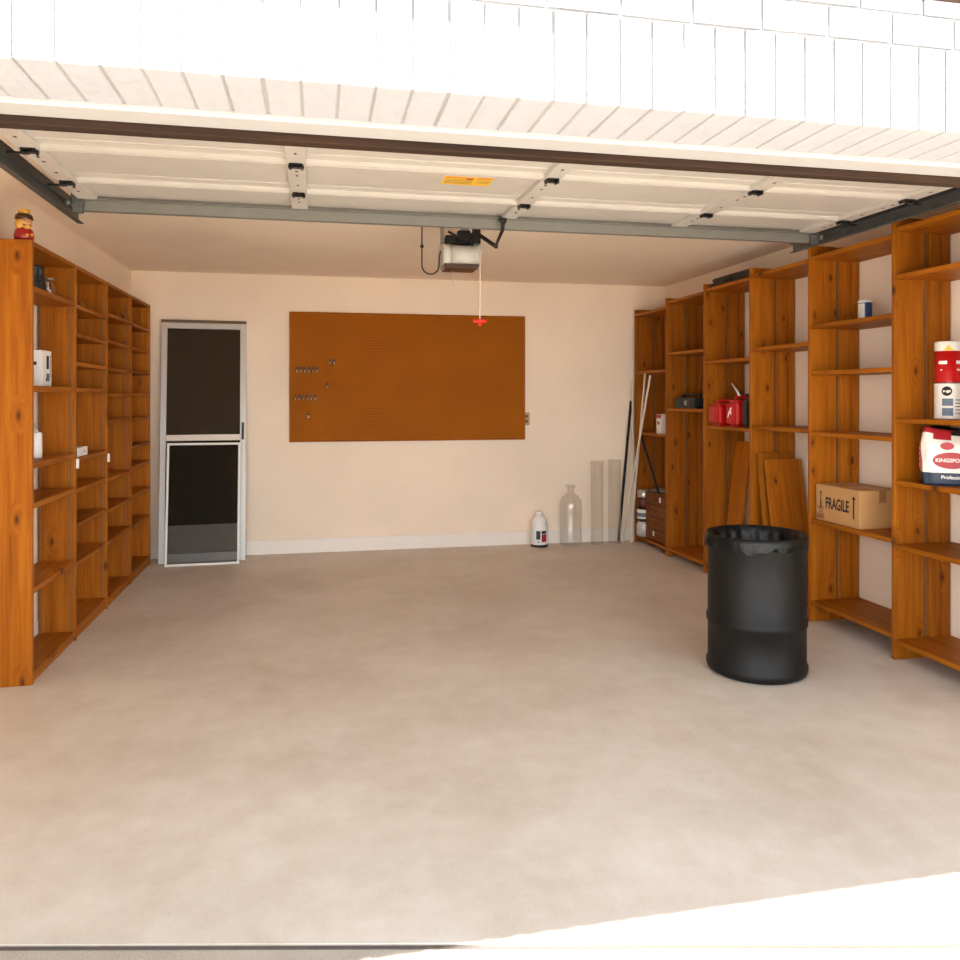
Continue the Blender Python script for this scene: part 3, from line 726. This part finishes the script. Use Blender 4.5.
# fragile box
fx = thing('cardboard_box', 'brown cardboard box marked FRAGILE on a shelf of the deep shelving', 'box', (3.245, 4.244, top(1, 1)))
MB().box(0, 0.30, 0, 0.43, 0, 0.236, 0.003).build('carton', M['cardboard'], fx)
b = MB(); b.box(0.135, 0.185, -0.0008, 0.4308, 0.2358, 0.2368); b.box(0.135, 0.185, -0.0012, -0.0002, 0.16, 0.2368); b.build('tape', M['tape'], fx)
lettering('fragile_print', 'FRAGILE', 0.10, M['ink'], fx, on_neg_x(-0.0008, 0.215, 0.12), sx=0.62)
def arrow(bb, y, z0, z1, wd):
    for pl in ([(y - wd * 0.25, z0), (y + wd * 0.25, z0), (y + wd * 0.25, z1 - wd), (y - wd * 0.25, z1 - wd)], [(y - wd, z1 - wd), (y + wd, z1 - wd), (y, z1)]):
        a = [bb.bm.verts.new((-0.0004, yy, zz)) for yy, zz in pl]; c = [bb.bm.verts.new((-0.0014, yy, zz)) for yy, zz in pl]
        bb.bm.faces.new(a); bb.bm.faces.new(c[::-1])
        for i in range(len(pl)): bb.bm.faces.new((a[i], c[i], c[(i + 1) % len(pl)], a[(i + 1) % len(pl)]))
b = MB(); arrow(b, 0.055, 0.055, 0.195, 0.019); b.build('arrow_print', M['ink'], fx)
b = MB(); arrow(b, 0.378, 0.10, 0.195, 0.014)
b.box(-0.0014, -0.0004, 0.350, 0.406, 0.085, 0.091)
for k in range(3): b.box(-0.0014, -0.0004, 0.356, 0.40, 0.055 + 0.01 * k, 0.058 + 0.01 * k)
b.box(-0.0014, -0.0004, 0.372, 0.384, 0.091, 0.13); b.build('handling_print', M['ink'], fx)
b = MB(); b.mat(M['tape']); b.box(-0.0016, -0.0003, 0.345, 0.43, 0.012, 0.05); b.mat(M['ink'])
for k in range(3): b.box(-0.002, -0.0016, 0.355, 0.42, 0.02 + 0.009 * k, 0.022 + 0.009 * k)
b.build('paper_label', None, fx)
# blue can
t = thing('spray_tin', 'small blue tin with a white side and lid on the deep shelving', 'tin', (3.41, 4.41, top(1, 4)))
MB().lathe([(0.039, 0), (0.041, 0.003), (0.041, 0.115), (0.039, 0.118)], n=28).build('body', M['blue'], t)
b = MB(); wrap(b, 0.0414, 2.6, 4.0, 0.004, 0.112); b.build('label', M['can_white'], t)
MB().lathe([(0.0425, 0.1181), (0.0425, 0.132), (0.037, 0.135)], n=28).build('lid', M['white_plastic'], t)
# two cans
t = thing('paint_can', 'white can with a round black emblem beneath the red can', 'can', (3.42, 3.745, top(0, 3)))
MB().lathe([(0.070, 0), (0.073, 0.003), (0.071, 0.008), (0.071, 0.185), (0.073, 0.19), (0.070, 0.194)], n=40).build('body', M['can_white'], t)
A = atan2(-3.745, -3.42)
b = MB().mat(M['ink'])
def disc_wrap(bb, r, a, zc, rad, n=24):
    c = bb.bm.verts.new((r * cos(a), r * sin(a), zc))
    ring = [bb.bm.verts.new((r * cos(a + rad / r * cos(2 * pi * k / n)), r * sin(a + rad / r * cos(2 * pi * k / n)), zc + rad * sin(2 * pi * k / n))) for k in range(n)]
    fs = [bb.bm.faces.new((c, ring[k], ring[(k + 1) % n])) for k in range(n)]; bb._tag(fs)
disc_wrap(b, 0.0718, A - 0.12, 0.152, 0.026); b.mat(M['can_white']); disc_wrap(b, 0.0722, A - 0.06, 0.15, 0.008)
b.mat(M['can_blue']); wrap(b, 0.0716, A - 0.45, A + 0.3, 0.072, 0.112); wrap(b, 0.0716, A - 0.45, A + 0.3, 0.018, 0.06)
b.mat(M['ink'])
for k in range(5): wrap(b, 0.0717, A + 0.45, A + 0.95, 0.03 + 0.018 * k, 0.034 + 0.018 * k)
b.build('label', None, t)
MB().lathe([(0.066, 0.1945), (0.066, 0.199), (0.05, 0.199)], n=40).build('lid', M['tin'], t)
t = thing('coffee_can', 'red can with a white top band stacked on the white can', 'can', (3.42, 3.745, top(0, 3) + 0.200))
MB().lathe([(0.068, 0), (0.070, 0.003), (0.069, 0.006), (0.069, 0.172)], n=40).build('body', M['red_plastic'], t)
MB().lathe([(0.069, 0.1725), (0.0695, 0.175), (0.0695, 0.218), (0.066, 0.225)], n=40).build('top_band', M['can_white'], t)
b = MB().mat(M['yellow'])
def tri_wrap(bb, r, a, z0, z1, half):
    n = 8; lo = [bb.bm.verts.new((r * cos(a + half * (2 * k / n - 1)), r * sin(a + half * (2 * k / n - 1)), z0)) for k in range(n + 1)]
    tip = bb.bm.verts.new((r * cos(a), r * sin(a), z1)); bb._tag([bb.bm.faces.new((lo[k], lo[k + 1], tip)) for k in range(n)])
tri_wrap(b, 0.0702, A - 0.0, 0.174, 0.205, 0.42); b.build('emblem', None, t)
for a0_, a1_, z0_, z1_ in ((-0.75, -0.1, 0.10, 0.118), (0.55, 0.95, 0.10, 0.118), (0.6, 0.9, 0.065, 0.072), (-0.6, -0.45, 0.065, 0.072)):
    b = MB(); wrap(b, 0.0696, A + a0_, A + a1_, z0_, z1_); b.build('print', M['white_ink'], t)
# charcoal bag
t = thing('charcoal_bag', 'crumpled white and navy charcoal bag with a red oval emblem', 'bag', (3.39, 3.70, top(0, 2)), rot=(0, 0, radians(50)))
b = MB(); n = 40; rows = []; rs = random.Random(11)
H = 0.30
def bag_pt(u, v):
    a = 2 * pi * u; e = 0.38
    cx, sy = cos(a), sin(a)
    hx = 0.115; hy = 0.135
    k = 1.0 + 0.06 * sin(pi * v) - 0.42 * max(0, v - 0.72) / 0.28
    x = hx * k * math.copysign(abs(cx) ** e, cx); y = hy * (1.0 + 0.05 * sin(pi * v) - 0.10 * max(0, v - 0.75)) * math.copysign(abs(sy) ** e, sy)
    wob = 0.006 * sin(9 * a + 5 * v) + 0.008 * sin(5 * a - 11 * v) * v
    z = H * v + (0.02 * sin(3 * a + 1) + 0.022 * y / hy) * max(0, v - 0.6)
    return Vector((x * (1 + wob * 4) , y * (1 + wob * 3), z))
nv = 22
for j in range(nv + 1):
    rows.append([b.bm.verts.new(bag_pt(k / n, j / nv)) for k in range(n)])
b.mats = [M['can_white'], M['navy'], M['paper_red'], M['black_plastic']]
for j, (p_, q_) in enumerate(zip(rows, rows[1:])):
    for k in range(n):
        f = b.bm.faces.new((p_[k], p_[(k + 1) % n], q_[(k + 1) % n], q_[k])); f.smooth = True
        v = (j + 0.5) / nv; c = f.calc_center_median()
        f.material_index = 1 if v < 0.24 else 0
        if v > 0.90: f.material_index = 3 if c.y < 0.05 else 2
        if v > 0.80 and 0.02 < c.y < 0.09 and c.x < 0: f.material_index = 2
f = b.bm.faces.new(rows[0][::-1]); f.material_index = 1; f = b.bm.faces.new(rows[-1]); f.material_index = 3
b.build('bag_body', None, t)
q = MB(); q.mat(M['paper_red'])
def oval(bb, x, y, z, ry, rz, n=28):
    ring = [(y + ry * cos(2 * pi * k / n), z + rz * sin(2 * pi * k / n)) for k in range(n)]
    a = [bb.bm.verts.new((x, yy, zz)) for yy, zz in ring]; c = [bb.bm.verts.new((x + 0.004, yy, zz)) for yy, zz in ring]
    fs = [bb.bm.faces.new(a), bb.bm.faces.new(c[::-1])] + [bb.bm.faces.new((a[i], c[i], c[(i + 1) % n], a[(i + 1) % n])) for i in range(n)]; bb._tag(fs)
oval(q, -0.1295, 0.0, 0.135, 0.088, 0.044); q.mat(M['white_ink']); oval(q, -0.1285, 0.0, 0.135, 0.094, 0.049)
q.mat(M['paper_red']); oval(q, -0.1275, 0.02, 0.212, 0.032, 0.02)
q.build('emblem', None, t)
lettering('emblem_lettering', 'KINGSFORD', 0.027, M['white_ink'], t, on_neg_x(-0.1302, 0.0, 0.135))
lettering('base_lettering', 'Professional', 0.026, M['white_ink'], t, on_neg_x(-0.1295, -0.015, 0.045))
q = MB(); q.mat(M['paper_red']); q.box(-0.05, 0.0, 0.138, 0.1475, 0.08, 0.225, 0.001); q.mat(M['white_ink']); [q.box(-0.04, -0.01, 0.1474, 0.1482, 0.095 + 0.03 * k, 0.111 + 0.03 * k) for k in range(4)]; q.build('side_emblem', None, t)
# gas cans
def gas_can(y, x, w, d, h, label, spout):
    t = thing('gas_can', label, 'gas can', (x, y, top(3, 1)), 'red gas cans')
    b = MB(); b.box(-d / 2, d / 2, -w / 2, w / 2, 0, h, 0.028, seg=3)
    b.box(-d / 2 - 0.004, -d / 2 + 0.02, -w * 0.30, w * 0.30, 0.03, h * 0.72, 0.012, seg=2); 
    for f in b.bm.faces: f.smooth = False
    b.build('tank', M['red_plastic'], t)
    b = MB(); b.tube([(-d * 0.32, 0, h - 0.012), (-d * 0.28, 0, h + 0.022), (d * 0.12, 0, h + 0.026), (d * 0.2, 0, h - 0.012)], 0.013, 10); b.build('handle', M['red_plastic'], t)
    b = MB(); b.lathe([(0.028, h - 0.004), (0.03, h + 0.02), (0.024, h + 0.024)], d * 0.33, -w * 0.22, 20); b.build('cap', M['black_plastic'] if not spout else M['dark_red'], t)
    if spout:
        b = MB(); b.tube([(-d * 0.1, 0.0, h + 0.02), (-d * 0.12, 0.045, h + 0.075), (-d * 0.14, 0.12, h + 0.135)], [0.012, 0.009, 0.007], 10); o = b.build('spout', M['white_plastic'], t); o['label'] = 'thin white spout'
        b = MB(); b.box(-d / 2 - 0.006, -d / 2 - 0.003, -0.022, 0.0, 0.10, 0.13); b.tube([(-d / 2 - 0.006, -0.02, 0.155), (-d / 2 - 0.006, 0.015, 0.11), (-d / 2 - 0.006, 0.03, 0.075)], 0.005, 6); b.build('label', M['white_ink'], t)
    return t
gas_can(6.035, 3.34, 0.20, 0.22, 0.185, 'red plastic gas can with a black cap on the pine shelf', False)
gas_can(5.77, 3.35, 0.18, 0.22, 0.215, 'red plastic gas can with a thin white spout on the pine shelf', True)
t = thing('jug', 'slim black jug beside the red gas can with white spout', 'jug', (3.36, 5.575, top(3, 1)))
b = MB(); b.box(-0.11, 0.11, -0.05, 0.05, 0, 0.225, 0.02, seg=2); b.build('body', M['black_plastic'], t)
MB().lathe([(0.02, 0.2251), (0.02, 0.255), (0.016, 0.258)], -0.04, 0, 18).build('cap', M['black_plastic'], t)
t = thing('power_tool', 'black pistol-shaped tool lying behind the red gas cans', 'tool', (3.51, 5.90, top(3, 1)))
b = MB(); b.box(-0.03, 0.03, -0.16, 0.1, 0.19, 0.265, 0.015, seg=2); b.box(-0.025, 0.025, -0.03, 0.05, 0.02, 0.2, 0.012, seg=2); b.build('body', M['black_plastic'], t)
b = MB(); b.box(-0.05, 0.05, -0.06, 0.09, 0.0, 0.03, 0.008); b.build('battery', M['black_plastic'], t)
# flat black case on the top board
t = thing('tool_case', 'flat black plastic case lying on top of the deep shelving', 'case', (3.36, 5.81, 2.394 + 0.0135))
b = MB(); b.box(-0.12, 0.12, -0.31, 0.31, 0, 0.035, 0.01, seg=2); b.build('lower_shell', M['black_plastic'], t)
b = MB(); b.box(-0.12, 0.12, -0.31, 0.27, 0.0355, 0.07, 0.012, seg=2); b.build('upper_shell', M['black_plastic'], t)
b = MB(); b.tube([(-0.118, -0.06, 0.035), (-0.145, -0.055, 0.035), (-0.145, 0.055, 0.035), (-0.118, 0.06, 0.035)], 0.008, 8); b.build('handle', M['black_plastic'], t)
# dark radio-like case
t = thing('equipment_case', 'low dark green and black equipment case with a carry handle', 'case', (3.33, 6.62, top(4, 1)))
b = MB(); b.box(-0.07, 0.09, -0.20, 0.21, 0, 0.095, 0.012, seg=2); b.build('body', M['green_dark'], t)
b = MB(); b.tube([(0.01, -0.17, 0.09), (0.01, -0.16, 0.125), (0.01, 0.16, 0.125), (0.01, 0.17, 0.09)], 0.01, 8); b.build('handle', M['black_plastic'], t)
for yy in (-0.12, 0.05):
    b = MB(); b.lathe([(0.035, -0.004), (0.035, 0.003), (0.025, 0.004)], n=20, mtx=Matrix.Translation((-0.074, yy, 0.05)) @ Matrix.Rotation(pi / 2, 4, 'Y')); b.build('dial', M['black_plastic'], t)
b = MB(); b.box(-0.0735, -0.0702, -0.05, 0.0, 0.03, 0.07); b.build('display', M['alu_grey'], t)
# loose boards
def board(loc, rot, wd, ht, tk, label):
    b = MB(); b.box(0, wd, -tk, 0, 0, ht, 0.002); o = b.build('wooden_board', M['wood_z'], None, loc); o.rotation_euler = rot; tag(o, label, 'board', 'loose pine boards'); return o
board((3.245, 5.245, 0.116), (radians(-9.5), 0, 0), 0.31, 0.965, 0.02, 'wide pine board behind another, leaning inside the shelving by the trash can')
board((3.265, 5.165, 0.116), (radians(-10.5), 0, 0), 0.30, 0.925, 0.02, 'wide pine board in front of another, leaning inside the shelving by the trash can')
b = MB(); b.box(-0.02, 0.0, 0, 0.222, 0, 1.03, 0.002)
o = b.build('wooden_board', M['wood_z'], None, (3.335, 5.813, 0.1045)); o.rotation_euler = (0, radians(7.0), 0); tag(o, 'narrow pine board standing under the shelf of red gas cans', 'board', 'loose pine boards')
# carton on the last bay
t = thing('carton', 'small white and red carton on a shelf near the leaning strips', 'carton', (3.25, 7.14, top(5, 1)))
b = MB(); b.box(0, 0.10, -0.055, 0.055, 0, 0.19, 0.002); b.build('box_body', M['can_white'], t)
b = MB(); b.box(-0.0012, -0.0002, -0.055, 0.055, 0.15, 0.188); b.box(-0.0012, -0.0002, -0.02, 0.03, 0.09, 0.12); b.build('red_print', M['paper_red'], t)
# small drawer chest
t = thing('drawer_chest', 'small brown wooden drawer chest at the bottom of the deep shelving', 'drawer chest', (3.255, 7.205, top(5, 0)))
b = MB(); b.box(0.02, 0.30, -0.265, 0.265, 0, 0.47, 0.003); b.build('body', M['chest_wood'], t)
for k in range(4):
    z0 = 0.012 + k * 0.115
    o = MB().box(0, 0.0198, -0.252, 0.252, z0, z0 + 0.105, 0.003).build('drawer', M['chest_wood'], t)
    q = MB(); q.lathe([(0.008, 0), (0.006, 0.008), (0.011, 0.016), (0.007, 0.02)], n=14, mtx=Matrix.Translation((-0.0002, 0.0, z0 + 0.05)) @ Matrix.Rotation(-pi / 2, 4, 'Y')); q.build('knob', M['chest_wood'], o)
    if k in (0, 3):
        yy = 0.02 if k == 0 else -0.13
        q = MB(); q.box(-0.0015, -0.0002, yy + 0.03, yy + 0.065, z0 + 0.035, z0 + 0.085); q = q.build('tag', M['white_ink'], o); q['label'] = 'small white paper tag'
t = thing('metal_tray', 'shallow metal tray resting on the small wooden drawer chest', 'tray', (3.395, 7.38, top(5, 0) + 0.471))
MB().lathe([(0.09, 0), (0.10, 0.003), (0.118, 0.02), (0.121, 0.02), (0.103, 0.001)], n=32).build('pan', M['tin'], t)
strip((3.262, 7.16, top(5, 0) + 0.478), (3.27, 7.615, 1.09), 0.018, 0.018, M['black_plastic'], 'dark rod leaning inside the last bay above the drawer chest', 'rod')
# stacked jars beside the chest
zj = top(5, 0)
t = thing('glass_jar', 'glass jar with a dark lid at the bottom beside the drawer chest', 'jar', (3.275, 7.555, zj))
MB().lathe([(0.06, 0), (0.072, 0.008), (0.072, 0.12), (0.055, 0.14), (0.055, 0.15)], n=28).build('body', M['alu'], t)
MB().lathe([(0.058, 0.1505), (0.058, 0.178), (0.054, 0.18)], n=28).build('lid', M['black_plastic'], t)
t = thing('tin', 'pale blue and white tin between two jars beside the drawer chest', 'tin', (3.275, 7.555, zj + 0.181))
MB().lathe([(0.068, 0), (0.07, 0.004), (0.07, 0.09), (0.066, 0.094)], n=28).build('body', M['can_white'], t)
MB().lathe([(0.0705, 0.02), (0.0705, 0.06)], n=28, cap=False).build('label', M['can_blue'], t)
MB().lathe([(0.071, 0.0945), (0.071, 0.11), (0.066, 0.112)], n=28).build('lid', M['black_plastic'], t)
t = thing('glass_jar', 'jar of dark red contents with a metal lid beside the drawer chest', 'jar', (3.275, 7.555, zj + 0.294))
MB().lathe([(0.055, 0), (0.064, 0.006), (0.064, 0.085), (0.05, 0.10)], n=28).build('body', M['amber'], t)
MB().lathe([(0.062, 0.1005), (0.064, 0.104), (0.064, 0.17), (0.05, 0.18)], n=28).build('lid', M['tin'], t)

# ------------------------------------------------------------------ things on the shallow shelving
lt_top = lambda i, k: l_lv[i][k] + (0.0155 if i == 0 else 0.0125)
t = thing('figurine', 'small glazed figurine in a red coat and dark hat on top of the shelving', 'figurine', (-1.505, 4.56, 2.3105))
MB().lathe([(0.036, 0), (0.046, 0.012), (0.048, 0.035), (0.042, 0.06), (0.034, 0.07)], n=28).build('coat', M['coat'], t)
b = MB(); b.sphere((0.006, -0.006, 0.098), 0.036, 1, 1, 0.95); b.sphere((0.034, -0.034, 0.096), 0.007, n=10); b.build('head', M['face'], t)
b = MB(); b.sphere((-0.008, 0.004, 0.096), 0.038, 1, 1, 0.95); b.sphere((-0.012, -0.026, 0.088), 0.018, 1, 1, 1.5, n=14); b.sphere((0.022, -0.026, 0.076), 0.015, 1.2, 1.0, 0.9, n=12); b.build('hair', M['skin'], t)
b = MB(); b.lathe([(0.041, 0.116), (0.044, 0.120), (0.041, 0.138), (0.034, 0.146)], n=28); b.build('hat_band', M['hat'], t)
MB().lathe([(0.026, 0.1465), (0.028, 0.150), (0.027, 0.168), (0.02, 0.171)], n=28).build('hat_top', M['skin'], t)
b = MB()
for sx in (0.014, 0.036): b.sphere((sx, -0.05 + sx, 0.105), 0.005, n=8)
b.tube([(0.008, -0.041, 0.085), (0.026, -0.034, 0.082), (0.04, -0.018, 0.085)], 0.003, 6); b.build('face', M['hat'], t)
b = MB(); b.sphere((0.028, -0.038, 0.03), 0.009, n=10); b.sphere((0.044, -0.018, 0.035), 0.008, n=10); b.build('button', M['skin'], t)
t = thing('binoculars', 'black binoculars standing in the top cubby of the shallow shelving', 'binoculars', (-1.55, 4.90, lt_top(0, 5)))
for yy in (-0.04, 0.04):
    MB().lathe([(0.034, 0), (0.036, 0.004), (0.034, 0.07), (0.024, 0.10), (0.023, 0.14), (0.027, 0.145), (0.027, 0.16)], 0, yy, 24).build('barrel', M['black_plastic'], t)
b = MB(); b.box(-0.012, 0.012, -0.017, 0.017, 0.05, 0.12, 0.003); b.build('hinge_bridge', M['black_plastic'], t)
t = thing('glass_jar', 'little clear glass jar beside the black binoculars', 'jar', (-1.535, 5.06, lt_top(0, 5)))
MB().lathe(glass_shell([(0.028, 0), (0.032, 0.005), (0.032, 0.07), (0.022, 0.09), (0.022, 0.105)], 0.003), n=24, cap=False).build('body', M['glass'], t)
MB().lathe([(0.024, 0.1055), (0.024, 0.115), (0.02, 0.117)], n=24).build('lid', M['tin'], t)
t = thing('product_box', 'white product box with dark pictures on the shallow shelving', 'box', (-1.60, 4.86, lt_top(0, 4)))
b = MB(); b.box(0, 0.09, 0, 0.155, 0, 0.205, 0.002); b.build('carton', M['white_plastic'], t)
b = MB(); b.mat(M['ink']); b.box(0.0902, 0.0912, 0.07, 0.11, 0.10, 0.175); b.box(0.0902, 0.0912, 0.06, 0.075, 0.03, 0.045); b.box(0.0902, 0.0912, 0.132, 0.138, 0.05, 0.18)
b.mat(M['can_blue']); b.box(0.0902, 0.0912, 0.07, 0.12, 0.03, 0.075); b.mat(M['ink']); b.box(0.02, 0.06, -0.0012, -0.0002, 0.12, 0.14); b.build('print', None, t)
t = thing('product_box', 'grey box tucked behind the white product box', 'box', (-1.61, 5.02, lt_top(0, 4)))
b = MB(); b.box(0, 0.085, 0, 0.05, 0, 0.17, 0.002); b.build('carton', M['alu'], t)
t = thing('spray_bottle', 'white bottle with a thin nozzle on the shallow shelving below the product box', 'bottle', (-1.56, 4.90, lt_top(0, 3)))
MB().lathe([(0.034, 0), (0.036, 0.004), (0.036, 0.135), (0.03, 0.145)], n=24).build('body', M['white_plastic'], t)
b = MB(); b.lathe([(0.016, 0.1455), (0.016, 0.16), (0.008, 0.164), (0.006, 0.20)], n=16); b.build('nozzle', M['grey_plastic'], t)
t = thing('carton', 'low white carton on the second bay of the shallow shelving', 'carton', (-1.53, 5.36, lt_top(1, 4)))
b = MB(); b.box(0, 0.07, 0, 0.21, 0, 0.055, 0.002); b.build('box_body', M['white_plastic'], t)
b = MB(); b.box(0.0702, 0.0708, 0.12, 0.15, 0.022, 0.03); b.build('print', M['can_blue'], t)
t = thing('glass_float', 'small clear glass ball in the upper part of the shallow shelving', 'glass ball', (-1.50, 5.55, lt_top(1, 8)))
b = MB(); b.sphere((0, 0, 0.025), 0.025); b.build('ball', M['glass'], t)
